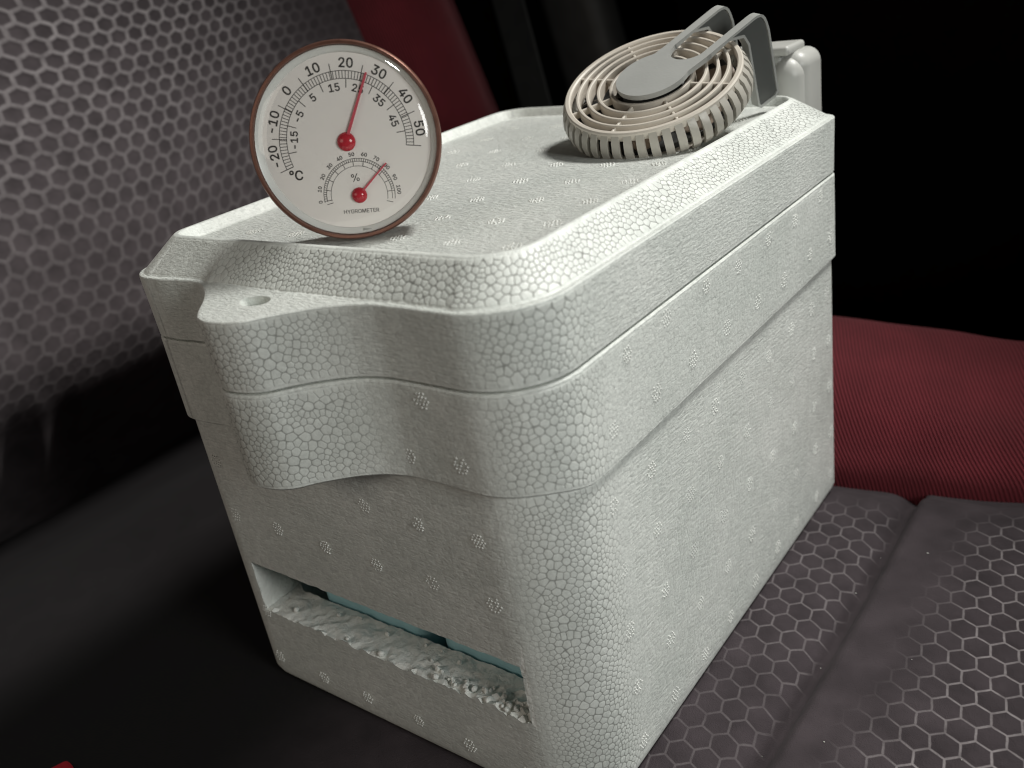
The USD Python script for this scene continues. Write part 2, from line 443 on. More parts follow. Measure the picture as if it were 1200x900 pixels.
def vent_marks(parent, spots, ex, ey, ez, size=.0066, lift=.00005):
    """each mark of the steam vents of the mould: a round cluster of fine raised slits."""
    pts = []
    for a in range(-2, 3):
        for b in range(-2, 3):
            q = np.array([a + (b % 2) * .5, b * .88]) * size / 4.6
            if np.linalg.norm(q) < size * .5:
                pts.append(q)
    for c in spots:
        c = np.asarray(c, float) + ez * lift + (ex * rng.normal(0, .0006) + ey * rng.normal(0, .0006))
        V, F = [], []
        big, deep = rng.uniform(.86, 1.08), rng.choice([1.0, .75, .45], p=[.5, .3, .2])
        for q in pts:
            if rng.random() < .08:
                continue
            q = (q + rng.normal(0, size * .02, 2)) * big
            rx, ry, h = size * rng.uniform(.060, .082), size * rng.uniform(.070, .095), size * rng.uniform(.034, .056) * deep
            k = 6
            t = np.arange(k) / k * 2 * math.pi
            base = len(V)
            for ct, st_ in zip(np.cos(t), np.sin(t)):
                V.append((q[0] + rx * ct, q[1] + ry * st_, -.0002))
            for ct, st_ in zip(np.cos(t), np.sin(t)):
                V.append((q[0] + .6 * rx * ct, q[1] + .6 * ry * st_, h))
            for i in range(k):
                j = (i + 1) % k
                F += [(base + i, base + j, base + k + j), (base + i, base + k + j, base + k + i)]
            F += [(base + k, base + k + i, base + k + i + 1) for i in range(1, k - 1)]
        m = trimesh.Trimesh(np.array(V), np.array(F), process=False)
        part(parent, "vent_mark", frame(m, c, ex, ey, ez), VENT, smooth=60)


def beads(parent, name, surf, s0, s1, t0, t1, size, height, seed, glue=.92, rough=.12):
    """fused beads showing on a face: an evenly packed cell pattern over the (s, t) patch in metres, each cell a low dome with a glue line round it.
    surf(s, t) -> points, normals; height(points) -> relief from 0 to 1."""
    from scipy.spatial import Voronoi
    g = np.random.default_rng(seed)
    w, h = s1 - s0, t1 - t0
    n = int(w * h / (.80 * size * size))
    P = g.random((n, 2)) * [w, h]
    for it in range(5):
        Q = np.vstack([P, P * [-1, 1], P * [1, -1], [2 * w, 0] + P * [-1, 1], [0, 2 * h] + P * [1, -1]])
        vo = Voronoi(Q)
        cells = [vo.vertices[vo.regions[vo.point_region[i]]] for i in range(n)]
        if it < 4:
            P = P + .85 * (np.array([c.mean(0) for c in cells]) - P)
    V2, Hh, Mk, F, base = [], [], [], [], 0
    for c in cells:
        d = np.diff(np.vstack([c, c[:1]]), axis=0)
        area = .5 * np.sum(c[:, 0] * np.roll(c[:, 1], -1) - c[:, 1] * np.roll(c[:, 0], -1))
        if area < 0:
            c = c[::-1]
        keep = np.linalg.norm(c - np.roll(c, 1, 0), axis=1) > size * .05
        c = c[keep]
        k = len(c)
        if k < 3:
            continue
        m = c.mean(0)
        r = np.linalg.norm(c - m, axis=1, keepdims=True)
        tone = g.uniform(.0, .17) ** 1.3
        tilt = g.normal(0, .10, 2) / size
        # every corner is doubled up by a point on the edge so that the domes are round
        c2 = np.empty((2 * k, 2))
        c2[0::2] = c
        c2[1::2] = (c + np.roll(c, -1, 0)) / 2
        k2 = 2 * k
        rr = np.linalg.norm(c2 - m, axis=1, keepdims=True)
        soft = np.minimum(rr, rr.mean() * 1.02)
        u = (c2 - m) / rr
        rings_ = [(c2, .0, 1.0), (m + u * np.maximum(soft - .00022, soft * .75), .62, tone), (m + u * soft * .62, .95, tone), (m[None] + 0 * c2[:1], 1.0, tone)]
        for q, hh, mk_ in rings_:
            V2.append(q)
            Hh.append(hh + (hh > 0) * (q - m) @ tilt)
            Mk.append(np.full(len(q), mk_))
        for a_ in range(2):
            for i in range(k2):
                j = (i + 1) % k2
                p, q_ = base + a_ * k2 + i, base + a_ * k2 + j
                F += [(p, q_, q_ + k2), (p, q_ + k2, p + k2)]
        for i in range(k2):
            F.append((base + 2 * k2 + i, base + 2 * k2 + (i + 1) % k2, base + 3 * k2))
        base += 3 * k2 + 1
    V2, Hh, Mk, F = np.vstack(V2) + [s0, t0], np.concatenate(Hh), np.concatenate(Mk), np.array(F)
    X, N = surf(V2[:, 0], V2[:, 1])
    rel = height(X)
    edge = (np.minimum(np.minimum(V2[:, 0] - s0, s1 - V2[:, 0]), np.minimum(V2[:, 1] - t0, t1 - V2[:, 1])) < 1e-5)
    X = X + N * np.where(edge, -.00004, .00005 + .00012 * (Hh * rel))[:, None]
    Mk = np.where(edge, 0, Mk)
    if np.einsum("ij,ij->i", np.cross(X[F[:, 1]] - X[F[:, 0]], X[F[:, 2]] - X[F[:, 0]]), N[F[:, 0]]).mean() < 0:
        F = F[:, ::-1]
    _, _, nn = meshkit.arrays((X, F), True)
    mask = np.stack([np.clip(Mk * rel, 0, 1) * glue, .6 * (1 - rel), rough * (1 - rel)], 1)
    p = part_raw(parent, name, X, F, FOAM, nn, V2, mask)
    info(p[0], kind="stuff")


def wall_surf(P, off=0.0):
    """upright wall over a plan outline: s = arc length from the first point, t = height."""
    C = np.vstack([P, P[:1]])
    arc = np.concatenate([[0], np.cumsum(np.linalg.norm(np.diff(C, axis=0), axis=1))])

    def surf(s, t):
        q = np.stack([np.interp(s, arc, C[:, 0]), np.interp(s, arc, C[:, 1])], 1)
        a = np.stack([np.interp(s + .0004, arc, C[:, 0]) - np.interp(s - .0004, arc, C[:, 0]), np.interp(s + .0004, arc, C[:, 1]) - np.interp(s - .0004, arc, C[:, 1])], 1)
        a /= np.linalg.norm(a, axis=1, keepdims=True)
        return np.column_stack([q, t]), np.column_stack([a[:, 1], -a[:, 0], 0 * t])
    return surf, arc


def slope_surf(P0, z0, P1, z1):
    """sloping face lofted between two outlines: s = arc length along the middle, t = distance up the slope."""
    mid = (P0 + P1) / 2
    C0, C1, Cm = (np.vstack([q, q[:1]]) for q in (P0, P1, mid))
    arc = np.concatenate([[0], np.cumsum(np.linalg.norm(np.diff(Cm, axis=0), axis=1))])
    length = np.median(np.hypot(np.linalg.norm(P1 - P0, axis=1), z1 - z0))

    def at(s, t):
        f = (t / length)[:, None]
        s = np.mod(s, arc[-1])
        a = np.stack([np.interp(s, arc, C0[:, 0]), np.interp(s, arc, C0[:, 1]), 0 * s + z0], 1)
        b = np.stack([np.interp(s, arc, C1[:, 0]), np.interp(s, arc, C1[:, 1]), 0 * s + z1], 1)
        return a * (1 - f) + b * f

    def surf(s, t):
        x = at(s, t)
        n = np.cross(at(s + .0004, t) - at(s - .0004, t), at(s, t + .0004) - at(s, t - .0004))
        return x, n / np.linalg.norm(n, axis=1, keepdims=True)
    return surf, arc, length


# ------------------------------------------------------------------ car seat (the surface everything stands on)
seat = thing("car_seat", "dark honeycomb cloth car seat with red side bolsters under and behind the foam box", "car seat")


def grid_mesh(fn, a0, a1, na, b0, b1, nb):
    A, B = np.meshgrid(np.linspace(a0, a1, na), np.linspace(b0, b1, nb), indexing="ij")
    P = fn(A, B)
    idx = np.arange(na * nb).reshape(na, nb)
    q = np.stack([idx[:-1, :-1], idx[1:, :-1], idx[1:, 1:], idx[:-1, 1:]], -1).reshape(-1, 4)
    return P.reshape(-1, 3), np.vstack([q[:, [0, 1, 2]], q[:, [0, 2, 3]]]), A.ravel(), B.ravel()


def seam_x(y):
    return .2275 + .012 * smooth_step(y, .20, .29) * 0 + .004 * np.sin(y * 9)


def cushion_edge(x):
    return .2585 + .006 * smooth_step(x, .18, .23) + .036 * smooth_step(x, .235, .36)


def cushion_z(x, y):
    d = x - seam_x(y)
    z = -.0002 - .0060 * np.exp(-(np.minimum(d, 0) / .009) ** 2) * (d < 0) + np.where(d >= 0, -.0060 + .0085 * smooth_step(d, -.0005, .0045) ** .7, 0)
    z = z - .0010 * smooth_step(d, .01, .06)
    # the box presses the foam flat, free cloth swells slightly
    under = (smooth_step(x, -.03, 0) * (1 - smooth_step(x, W, W + .02)))
    z = z + .0018 * (meshkit.fbm(np.stack([x * 18, y * 18, x * 0], -1), 3, 4) - .5) * (1 - under)
    z = z - .030 * smooth_step(-x, .170, .300)          # rear edge rolls down into the gap under the backrest
    z = z - .10 * smooth_step(x, .36, .62) ** 1.5            # front edge of the seat
    e = cushion_edge(x) - y
    z = z - .006 * np.exp(-(e / .010) ** 2)                  # seam against the bolster
    return z


def cushion_fn(a, b):
    x = a
    y = -.42 + (cushion_edge(x) + .42) * b
    return np.stack([x, y, cushion_z(x, y)], -1)


v, f, A, B = grid_mesh(cushion_fn, -.33, .60, 420, 0, 1, 240)
st = np.stack([-26.26 + 94.46 * v[:, 0] + 20.18 * v[:, 1], -6.72 - 8.59 * v[:, 0] + 89.58 * v[:, 1]], 1)
d = v[:, 0] - seam_x(v[:, 1])
edge = cushion_edge(v[:, 0]) - v[:, 1]
patch = meshkit.fbm(v * [14, 14, 0], 3, 11)
mk = np.where(d < 0, .55 * (1 - smooth_step(d, -.008, -.002)) * smooth_step(v[:, 0], .10, .19), smooth_step(d, .004 + .020 * patch, .018 + .055 * patch)) * smooth_step(edge, .012, .045)
mk = mk * (.55 + .45 * smooth_step(patch, .35, .6))
black_mix = (1 - smooth_step(v[:, 0], .02, .10)) * (1 - .14 * (1 - smooth_step(v[:, 0] - .13 * v[:, 1], -.125, -.085)))  # blends the cloth towards black on the backrest side
_, _, n = meshkit.arrays((v, f), True)
part_raw(seat, "cushion", v, f, CLOTH_SEAT, n, st, np.stack([mk, black_mix, mk], 1))
# stitched welt along the seam of the cushion
ys = np.linspace(-.40, .262, 80)
path = np.stack([seam_x(ys) - .0012, ys, cushion_z(seam_x(ys), ys) + .0002], 1)


def tube(path, r, k=8):
    path = np.asarray(path, float)
    t = np.gradient(path, axis=0)
    t /= np.linalg.norm(t, axis=1, keepdims=True)
    ref = np.array([0, 0, 1.0]) if abs(t[:, 2]).mean() < .7 else np.array([1.0, 0, 0])
    a = np.cross(t, ref)
    a /= np.linalg.norm(a, axis=1, keepdims=True)
    b = np.cross(t, a)
    r = np.broadcast_to(r, len(path))
    th = np.arange(k) / k * 2 * math.pi
    V = (path[:, None] + r[:, None, None] * (np.cos(th)[None, :, None] * a[:, None] + np.sin(th)[None, :, None] * b[:, None])).reshape(-1, 3)
    F = []
    for i in range(len(path) - 1):
        for j in range(k):
            p, q = i * k + j, i * k + (j + 1) % k
            F += [(p, q, q + k), (p, q + k, p + k)]
    return trimesh.Trimesh(V, np.array(F), process=False)


def cushion_bolster_fn(a, b):
    # a along x, b: across the bolster from the seam over the crown and down the outside
    x = a
    prof_t = np.array([0, .06, .16, .32, .5, .70, .87, 1.0])
    prof_y = np.array([0, .003, .010, .026, .052, .092, .125, .132])
    prof_z = np.array([-.012, .004, .016, .034, .048, .0545, .030, -.10])
    py, pz = PchipInterpolator(prof_t, prof_y)(b), PchipInterpolator(prof_t, prof_z)(b)
    sc = 1 - .65 * smooth_step(x, .42, .62)
    y = cushion_edge(x) + py
    z = cushion_z(x, cushion_edge(x)) * smooth_step(1 - b, .6, 1) * .3 + pz * sc - .013 * smooth_step(x, .15, .32) * smooth_step(b, .1, .5) - .05 * smooth_step(x, .45, .62)
    return np.stack([x, y, z], -1)


v, f, A, B = grid_mesh(cushion_bolster_fn, -.21, .60, 120, 0, 1, 70)
_, _, n = meshkit.arrays((v, f), True)
part_raw(seat, "cushion_bolster", v, f, RED_CLOTH, n, np.stack([A + .42 * B * .2, B * .2], 1))

ms = []
for x_, y_ in ((.2262, .171), (.2285, .118), (.2301, .101), (.2255, .062), (.246, .073), (.262, .131), (.291, .088), (.303, .190), (.249, .205), (.281, .047), (.228, .203)):
    m = trimesh.creation.icosphere(1, rng.uniform(.00014, .00030))
    m.apply_scale([rng.uniform(.8, 2.2), 1, .5])
    m.apply_translation((x_, y_, float(cushion_z(np.array([x_]), np.array([y_]))[0]) + .0003))
    ms.append(m)
p = part(seat, "lint", cat(ms), LIGHT_GREY, False)
info(p[0], kind="stuff")

BX0, LEAN = -.185, .32
BED = .412


def back_x(y, z):
    x = BX0 - LEAN * z
    x = x + .004 * (meshkit.fbm(np.stack([y * 9, z * 9, y * 0], -1), 3, 21) - .5)
    # lower edge with gathered cloth, undercut so that it falls dark
    low = 1 - smooth_step(z, .020, .075)
    lo = np.clip((.125 - z) / .05, 0, None)
    x = x - .030 * np.where(lo < 1, lo ** 2 / 2, lo - .5) * 1.9 + .006 * np.exp(-((z - .045) / .025) ** 2) * np.sin(y * 190) * (1 - smooth_step(y, .03, .08))
    return x


def back_fn(a, b):
    y, z = a, b
    return np.stack([back_x(y, z), y, z], -1)


v, f, A, B = grid_mesh(back_fn, -.45, BED, 280, -.04, .62, 250)
Y, Z = v[:, 1] - .2, v[:, 2] - .25
Yc, Zc = np.clip(Y, -.13, .10), np.clip(Z, -.10, .08)
q = np.stack([np.ones_like(Y), Y, Z, Yc * Yc, Yc * Zc, Zc * Zc], 1)
CO = np.array([[4.75, -4.72], [79.05, -2.51], [-19.97, 95.69], [84.11, -64.08], [-133.43, 89.98], [63.7, 42.12]])
patch = meshkit.fbm(v * [0, 10, 10], 3, 31)
mk = (.26 + .74 * smooth_step(v[:, 2], .13, .30)) * (1 - .85 * smooth_step(v[:, 1], .27, .38)) * smooth_step(v[:, 2], .060, .095)  # lines fade out towards the bottom and the far side
mk = mk * (.7 + .5 * (patch - .3))
_, _, n = meshkit.arrays((v, f[:, ::-1]), True)
part_raw(seat, "backrest", v, f[:, ::-1], CLOTH_BACK, n, q @ CO, np.stack([np.clip(mk, 0, 1), 0 * mk, 0 * mk], 1))


def back_bolster_fn(a, b):
    z = a
    t = np.array([0, .08, .25, .5, .75, .92, 1.0])
    py = PchipInterpolator(t, [0, .005, .024, .054, .084, .098, .100])(b)
    px = PchipInterpolator(t, [-.010, .014, .044, .058, .040, .008, -.12])(b)
    y = BED + py
    return np.stack([BX0 - LEAN * z + px * (1 - .3 * smooth_step(z, .4, .65)), y, z], -1)


v, f, A, B = grid_mesh(back_bolster_fn, -.01, .62, 70, 0, 1, 60)
_, _, n = meshkit.arrays((v, f[:, ::-1]), True)
part_raw(seat, "backrest_bolster", v, f[:, ::-1], RED_CLOTH, n, np.stack([B * .2, A], 1))

# ------------------------------------------------------------------ dark trim of the car behind the seat
tr = thing("door_panel", "black plastic car door trim in the dark beyond the far side of the seat", "door panel")
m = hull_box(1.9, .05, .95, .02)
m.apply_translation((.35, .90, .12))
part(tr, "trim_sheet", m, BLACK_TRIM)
m = hull_box(.62, .07, .07, .03)
m.apply_translation((.62, .87, .46))
part(tr, "armrest", m, GREY_TRIM)
pl = thing("pillar_trim", "dark grey upright pillar trim just beyond the red backrest bolster", "pillar trim")
m = hull_box(.075, .05, .95, .018)
m.apply_transform(trimesh.transformations.rotation_matrix(-.20, (0, 1, 0)))
m.apply_translation((-.245, .70, .30))
part(pl, "trim_strip", m, GREY_TRIM)
sb = thing("seat_belt", "dark grey seat belt strap hanging between the red bolster and the pillar trim", "seat belt")
m = hull_box(.040, .003, .95, .0014, 8)
m.apply_transform(trimesh.transformations.rotation_matrix(-.16, (0, 1, 0)))
m.apply_translation((-.300, .66, .30))
part(sb, "strap", m, GREY_TRIM)

# ------------------------------------------------------------------ seat belt buckle at the near left
bk = thing("seat_belt_buckle", "seat belt buckle with a bright red release button at the near left corner", "buckle", (-.055, -.10, 0))
bo = np.array([-.062, -.112, .0]) + RIGHT * .0275 + DOWN * .0405
bx = np.array([.30, .954, 0.0]); bx /= np.linalg.norm(bx)
bz = np.array([-.25, .08, .96]); bz -= bx * (bz @ bx); bz /= np.linalg.norm(bz)
by = np.cross(bz, bx)
m = hull_box(.060, .026, .058, .006)
m.apply_translation((0, 0, .010))
part(bk, "housing", frame(m, bo, bx, by, bz), BLACK_TRIM)
m = hull_box(.057, .0235, .010, .0025)
m.apply_translation((0, 0, .0365))
part(bk, "release_button", frame(m, bo, bx, by, bz), BUCKLE_RED)

# ------------------------------------------------------------------ foam box
box = thing("foam_box", "pale grey polystyrene foam box with closed lid and a slot cut low in its front", "foam box")
zs = .1738
rings = [ring(inset(wall_o, .0040), .0), ring(inset(wall_o, .0012), .0010), ring(wall_o, .0042)]
for z in np.linspace(.012, .128, 10):
    rings.append(ring(wall_o, z))
rings += [ring(wall_o, ZB - .0004), ring(inset(band_o, .0006), ZB), ring(band_o, ZB + .0007)]
for k in range(1, 6):
    rings.append(ring(band_o, ZB + .0007 + (zs - .0008 - ZB - .0007) * k / 5))
rings += [ring(inset(band_o, .0006), zs - .0001), ring(inset(band_o, .0022), zs - .0001)]
body = man(loft(rings))
cav = hull_box(W - .0350, L - .0350, .30, .008)
cav.apply_translation((W / 2, L / 2, .172))
body = body - man(cav)
# hand-cut slot, its faces torn and uneven
SX0, SX1, SZ0, SZ1 = .0179, .1663, .0401, .0664
sl = tri(m3.Manifold.cube((SX1 - SX0, .040, SZ1 - SZ0)).translate((SX0, -.010, SZ0)).refine_to_length(.0017))
sv = np.array(sl.vertices)
rough = (meshkit.fbm(sv * 420, 3, 5) - .5)
torn = smooth_step(sv[:, 0], .105, .16) * (1 - smooth_step(sv[:, 1], .004, .014))
scar = np.zeros(len(sv))
for cx, cy, sx_, sy_, an in ((.062, .012, .0012, .008, .5), (.112, .010, .0010, .007, .35), (.074, .014, .004, .003, 0), (.150, .004, .002, .004, .2), (.142, .003, .002, .003, -.3), (.158, .005, .0015, .004, .4)):
    dx, dy = sv[:, 0] - cx, sv[:, 1] - cy
    c_, s_ = math.cos(an), math.sin(an)
    scar += np.exp(-((dx * c_ - dy * s_) / sx_) ** 2 - ((dx * s_ + dy * c_) / sy_) ** 2) * rng.choice([-1, 1], p=[.35, .65])
bot = sv[:, 2] < SZ0 + 1e-6
sv[bot, 2] += (rough[bot] * .0028 * (1 + .6 * (sv[bot, 1] < .002)) + torn[bot] * (meshkit.fbm(sv[bot] * 650, 2, 8) - .5) * .007 + scar[bot] * .0013)
top = sv[:, 2] > SZ1 - 1e-6
sv[top, 2] += rough[top] * .0012
lf, rt = sv[:, 0] < SX0 + 1e-6, sv[:, 0] > SX1 - 1e-6
sv[lf, 0] += rough[lf] * .0020
sv[rt, 0] += rough[rt] * .0020
sv[:, 0] += .0015 * (sv[:, 2] - SZ0) / (SZ1 - SZ0) * 0
slot = trimesh.Trimesh(sv, sl.faces)
before = body
body = body - man(slot)
v, f, n = corners(tri(body), 32)
st, fn, flat = foam_uv(v, f, n)
fc = v.reshape(-1, 3, 3).mean(1)
in_slot = (fc[:, 0] > SX0 - .003) & (fc[:, 0] < SX1 + .003) & (fc[:, 1] > .0003) & (fc[:, 1] < .0174) & (fc[:, 2] > SZ0 - .006) & (fc[:, 2] < SZ1 + .002)
x_, y_, z_ = v.T


def bead_mask(v, flat, high):
    x_, y_, z_ = v.T
    corner = smooth_step(x_, .158, .172) * (1 - smooth_step(y_, .026, .040))
    tab = np.exp(-((x_ - .088) / .036) ** 4) * (y_ < -.003)
    m = np.maximum(corner, tab * high)
    m = np.maximum(m, .10 + .14 * high * (x_ > .18))
    return np.where(flat, .1, m)


hi = (z_ > .1323 + .0050 * (1 - smooth_step(y_, .002, .030))).astype(float)
bm = bead_mask(v, flat, hi)
mask = np.stack([0 * bm, np.where(flat, .3, .7), .20 + 0 * bm], 1)
keep, cut = np.repeat(~in_slot, 3), np.repeat(in_slot, 3)
body_p = part_raw(box, "body", v[keep], np.arange(keep.sum()).reshape(-1, 3), FOAM, n[keep], st[keep], mask[keep])
part_raw(body_p, "cut_slot", v[cut], np.arange(cut.sum()).reshape(-1, 3), FOAM_CUT, n[cut])
ms = []
for k in range(46):
    right_end = k % 3 > 0
    x_ = rng.uniform(.118, .163) if right_end else rng.uniform(.03, .16)
    y_ = rng.uniform(.0008, .006) if right_end else rng.uniform(.001, .015)
    m = trimesh.creation.icosphere(1, rng.uniform(.0005, .0013))
    q = np.array(m.vertices)
    m.vertices = q * (1 + .35 * (meshkit.noise(q * 1800 + k, k)[:, None] - .5)) * rng.uniform(.7, 1.2, 3) + [x_, y_, SZ0 + .0006 + rng.uniform(0, .0008)]
    ms.append(m)
p = part(body_p, "foam_crumbs", cat(ms), FOAM_CUT, 60)
info(p[0], kind="stuff")
X_, Y_, Z_ = np.eye(3)


def relief_at(X, high=True):
    x, y = X[:, 0], X[:, 1]
    corner = smooth_step(x, .166, .181) * (1 - smooth_step(y, .022, .046))
    tab = np.exp(-((x - .090) / .040) ** 4) * smooth_step(-y, .0, .006) if high else 0 * x
    return np.clip(np.maximum(np.maximum(corner, tab) * .85, .10 + (.10 if high else 0) * (x > .185)), 0, 1)


bs, barc = wall_surf(band_o)
I_END = NF + NC + NS
_bs = bs


def bs(s, t):
    x, n = _bs(s, t)
    lo = .1338 + .0050 * (1 - smooth_step(x[:, 1], .002, .030))
    x[:, 2] = lo + (t - .1385) / (zs - .0014 - .1385) * (zs - .0014 - lo)
    return x, n


beads(body_p, "bead_skin", bs, barc[6], barc[I_END - 2], .1385, zs - .0014, .0029, relief_at, 1)
ws, warc = wall_surf(wall_o)
c0, c1 = warc[NF - 1] + .0050, warc[NF + NC] + .016
_ws = ws


def ws(s, t):
    x, n = _ws(s, t)
    hi_ = .1318 + .0050 * (1 - smooth_step(x[:, 1], .002, .030))
    x[:, 2] = .0048 + (t - .0048) / (.1318 - .0048) * (hi_ - .0048)
    return x, n


beads(body_p, "bead_skin", ws, c0, c1, .0048, .1318, .0027, lambda X: relief_at(X, False), 2)
g = []
for j, z in enumerate((.012, .0385, .065, .091, .117)):
    for i in range(9):
        if z < .0125 and i == 0:
            pass
        g.append((W, min(.035 + .02635 * i, .2405), z))
vent_marks(body_p, g, Y_, Z_, X_)
vent_marks(body_p, [(W + .0015, y, .1675) for y in (.050, .080, .109, .139, .168, .198, .228)] + [(W + .0015, y, .1455) for y in (.037, .067, .096, .126, .155, .184, .214, .2405)], Y_, Z_, X_, lift=.00013)
fr = [(x, 0, z) for z in (.012, .0395, .0665, .091, .1175) for x in (.0175, .047, .0755, .104, .132, .1595) if not (SZ0 - .003 < z < SZ1 - .001 and SX0 < x < SX1) and not (z > .1 and x < .09 and x > .06)]
vent_marks(body_p, [c for c in fr if not (.060 < c[2] < .070)], X_, Z_, -Y_)
ya = lambda x: float(-.0015 + wave(x))
vent_marks(body_p, [(.148, ya(.148), .168), (.159, ya(.159), .1465), (.137, ya(.137), .1465)], X_, Z_, -Y_, lift=.00013)

# ------------------------------------------------------------------ lid
z0, zt, zr, zp = .1743, .2000, .2116, .2072
lid_b = inset(lid_o, .0006)                                   # the lid's side leans in towards the joint
rings = [ring(inset(lid_b, .0016), z0), ring(inset(lid_b, .0005), z0 + .0001), ring(lid_b, z0 + .0006)]
for k in range(1, 5):
    t = k / 4
    rings.append(ring(lid_b * (1 - t) + lid_o * t, z0 + .0006 + (zt - .0006 - z0 - .0006) * t))
rings += [ring(inset(lid_o, .0003), zt - .0002), ring(inset(lid_o, .0010), zt), ring(inset(lid_o, .0017), zt)]
so = slope_o.copy()
io = inset(lid_o, .0018)
front = np.arange(len(so)) < NF
so[front, 1] = np.maximum(so[front, 1], io[front, 1] + .0003)
so[~front] = np.where(True, slope_o[~front], so[~front])
rings += [ring(so, zt + .0001)]
for k in range(1, 6):
    t = k / 6
    rings.append(ring(so * (1 - t) + ridge_o * t, zt + .0001 + (zr - zt - .0004) * t))
rings += [ring(ridge_o, zr - .0003), ring(inset(ridge_o, .0006), zr), ring(ridge_i, zr), ring(inset(ridge_i, .0006), zr - .0004), ring(panel_o, zp + .0003), ring(inset(panel_o, .0008), zp)]
lm = man(loft(rings))
hole = m3.Manifold.cylinder(.06, .0055, .0055, 40).scale((1.15, .8, 1)).translate((.0895, -.0098, .16))
lm = lm - hole
v, f, n = corners(tri(lm), 28)
st, fn, flat = foam_uv(v, f, n)
x_, y_, z_ = v.T
bm = bead_mask(v, flat, np.ones(len(v)))
panel = flat & (z_ > .206) & (z_ < .209)
tabtop = flat & (z_ < .201) & (z_ > .199)
mask = np.stack([0 * bm, np.where(panel, .25, np.where(flat, .3, .55)), np.where(panel, 1.0, np.where(tabtop, .6, .12))], 1)
lid = part_raw(box, "lid", v, f, FOAM, n, st, mask)
info(lid[0], "closed foam lid with a raised rim and a holed finger tab")
ls, larc, llen = slope_surf(lid_b, z0 + .0006, lid_o, zt - .0006)
beads(lid, "bead_skin", ls, larc[6], larc[I_END - 2], .0006, llen - .0004, .0029, relief_at, 3, rough=.28)
ss, sarc, slen = slope_surf(so, zt + .0001, ridge_o, zr - .0003)


def slope_relief(X):
    x, y = X[:, 0], X[:, 1]
    f = np.where(x < W - .013, .12 + .88 * smooth_step(x, .035, .085), 1.0)
    return np.where((y > .03) & (x < .02), .35, f)


beads(lid, "bead_skin", ss, 0.0, sarc[-1], .0006, slen - .0005, .0027, slope_relief, 4, .95)
g = [(x, y, zp) for x in (.036, .062, .0875, .113, .1385, .163) for y in (.036, .060, .0855, .111, .136, .161, .187, .212)]
vent_marks(lid, g, X_, Y_, Z_, .0070)

# ------------------------------------------------------------------ ice packs inside
for i, (x0, x1, lab) in enumerate(((.034, .099, "pale blue ice pack behind the slot, nearer the backrest"), (.106, .166, "teal blue ice pack behind the slot, nearer the right-hand wall"))):
    ip = thing("ice_pack", lab, "ice pack", ((x0 + x1) / 2, .034, .0205))
    m = hull_box(x1 - x0, .022, .100, .007, 24)
    m.apply_translation(((x0 + x1) / 2, .0300, .0705))
    pk = part(ip, "bottle", m, ICE)
    m = revolve([(0, 0), (.008, 0), (.008, .010), (.007, .012), (0, .012)], 32)
    m.apply_translation(((x0 + x1) / 2, .0300, .1200))
    part(ip, "cap", m, LIGHT_GREY)

# ------------------------------------------------------------------ thermometer
TN = np.array([.571, -.806, .156]); TN /= np.linalg.norm(TN)
SC = .900
TC = EYE + SC * (np.array([.0711, .0614, .2355]) - EYE)
TR = .03685 * SC
dirv = TC - EYE
xi = (dirv @ RIGHT) / (dirv @ FWD)
TU = np.cross(TN, RIGHT - xi * FWD); TU /= np.linalg.norm(TU)
if TU @ -DOWN < 0:
    TU = -TU
TX = np.cross(TU, TN)
th = thing("thermometer", "round dial thermometer with copper rim standing on the front of the lid", "thermometer", (TC[0], TC[1], zp))
K = TR / .03360


def T(mesh):
    return frame(mesh, TC, TX * K, TU * K, TN * K)


case = revolve([(0, -.0150), (.0270, -.0150), (.0305, -.0142), (.0322, -.0120), (.0331, -.0060), (.0336, -.0014), (.03345, -.0004), (.0330, .0002), (.0322, .0003), (.0319, -.0002), (.0318, -.0045), (0, -.0045)], 128)
part(th, "case", T(case), COPPER, 35)
rim = revolve([(.0296, -.0044), (.0296, -.0030), (.0300, -.0024), (.0317, -.0012), (.0317, -.0044)], 128)
part(th, "inner_rim", T(rim), RIM_WHITE, 35)
dial = part(th, "dial", T(revolve([(0, -.0043), (.0297, -.0043), (.0297, -.0032), (0, -.0032)], 128)), DIAL, 30)
DZ = -.00319


def polar(deg, r, c=(0, 0)):
    a = math.radians(deg)
    return np.array([c[0] + r * math.sin(a), c[1] + r * math.cos(a)])


def write(name, text, height, deg, r, parent, c=(0, 0), rot=None, bold=False, depth=.00006):
    m = meshkit.text_mesh(text, height, depth, bold)
    m.apply_translation(-m.bounds.mean(0) + np.array([0, 0, depth / 2]))
    m.apply_transform(trimesh.transformations.rotation_matrix(-math.radians(deg if rot is None else rot), (0, 0, 1)))
    p = polar(deg, r, c)
    m.apply_translation((p[0], p[1], DZ + .00002))
    part(parent, name, T(m), INK, False)


def bar(deg, r0, r1, w, c=(0, 0), h=.00005):
    m = trimesh.creation.box((w, r1 - r0, h))
    m.apply_translation((0, (r0 + r1) / 2, 0))
    m.apply_transform(trimesh.transformations.rotation_matrix(-math.radians(deg), (0, 0, 1)))
    m.apply_translation((c[0], c[1], DZ + h / 2 + .00001))
    return m


def arc_strip(r, w, a0, a1, c=(0, 0), n=90, h=.00005):
    a = np.radians(np.linspace(a0, a1, n))
    V = []
    for rr in (r - w / 2, r + w / 2):
        V.append(np.stack([c[0] + rr * np.sin(a), c[1] + rr * np.cos(a), np.full(n, DZ + h)], 1))
    V = np.vstack(V)
    i = np.arange(n - 1)
    F = np.vstack([np.stack([i, i + n, i + n + 1], 1), np.stack([i, i + n + 1, i + 1], 1)])
    return trimesh.Trimesh(V, F, process=False)


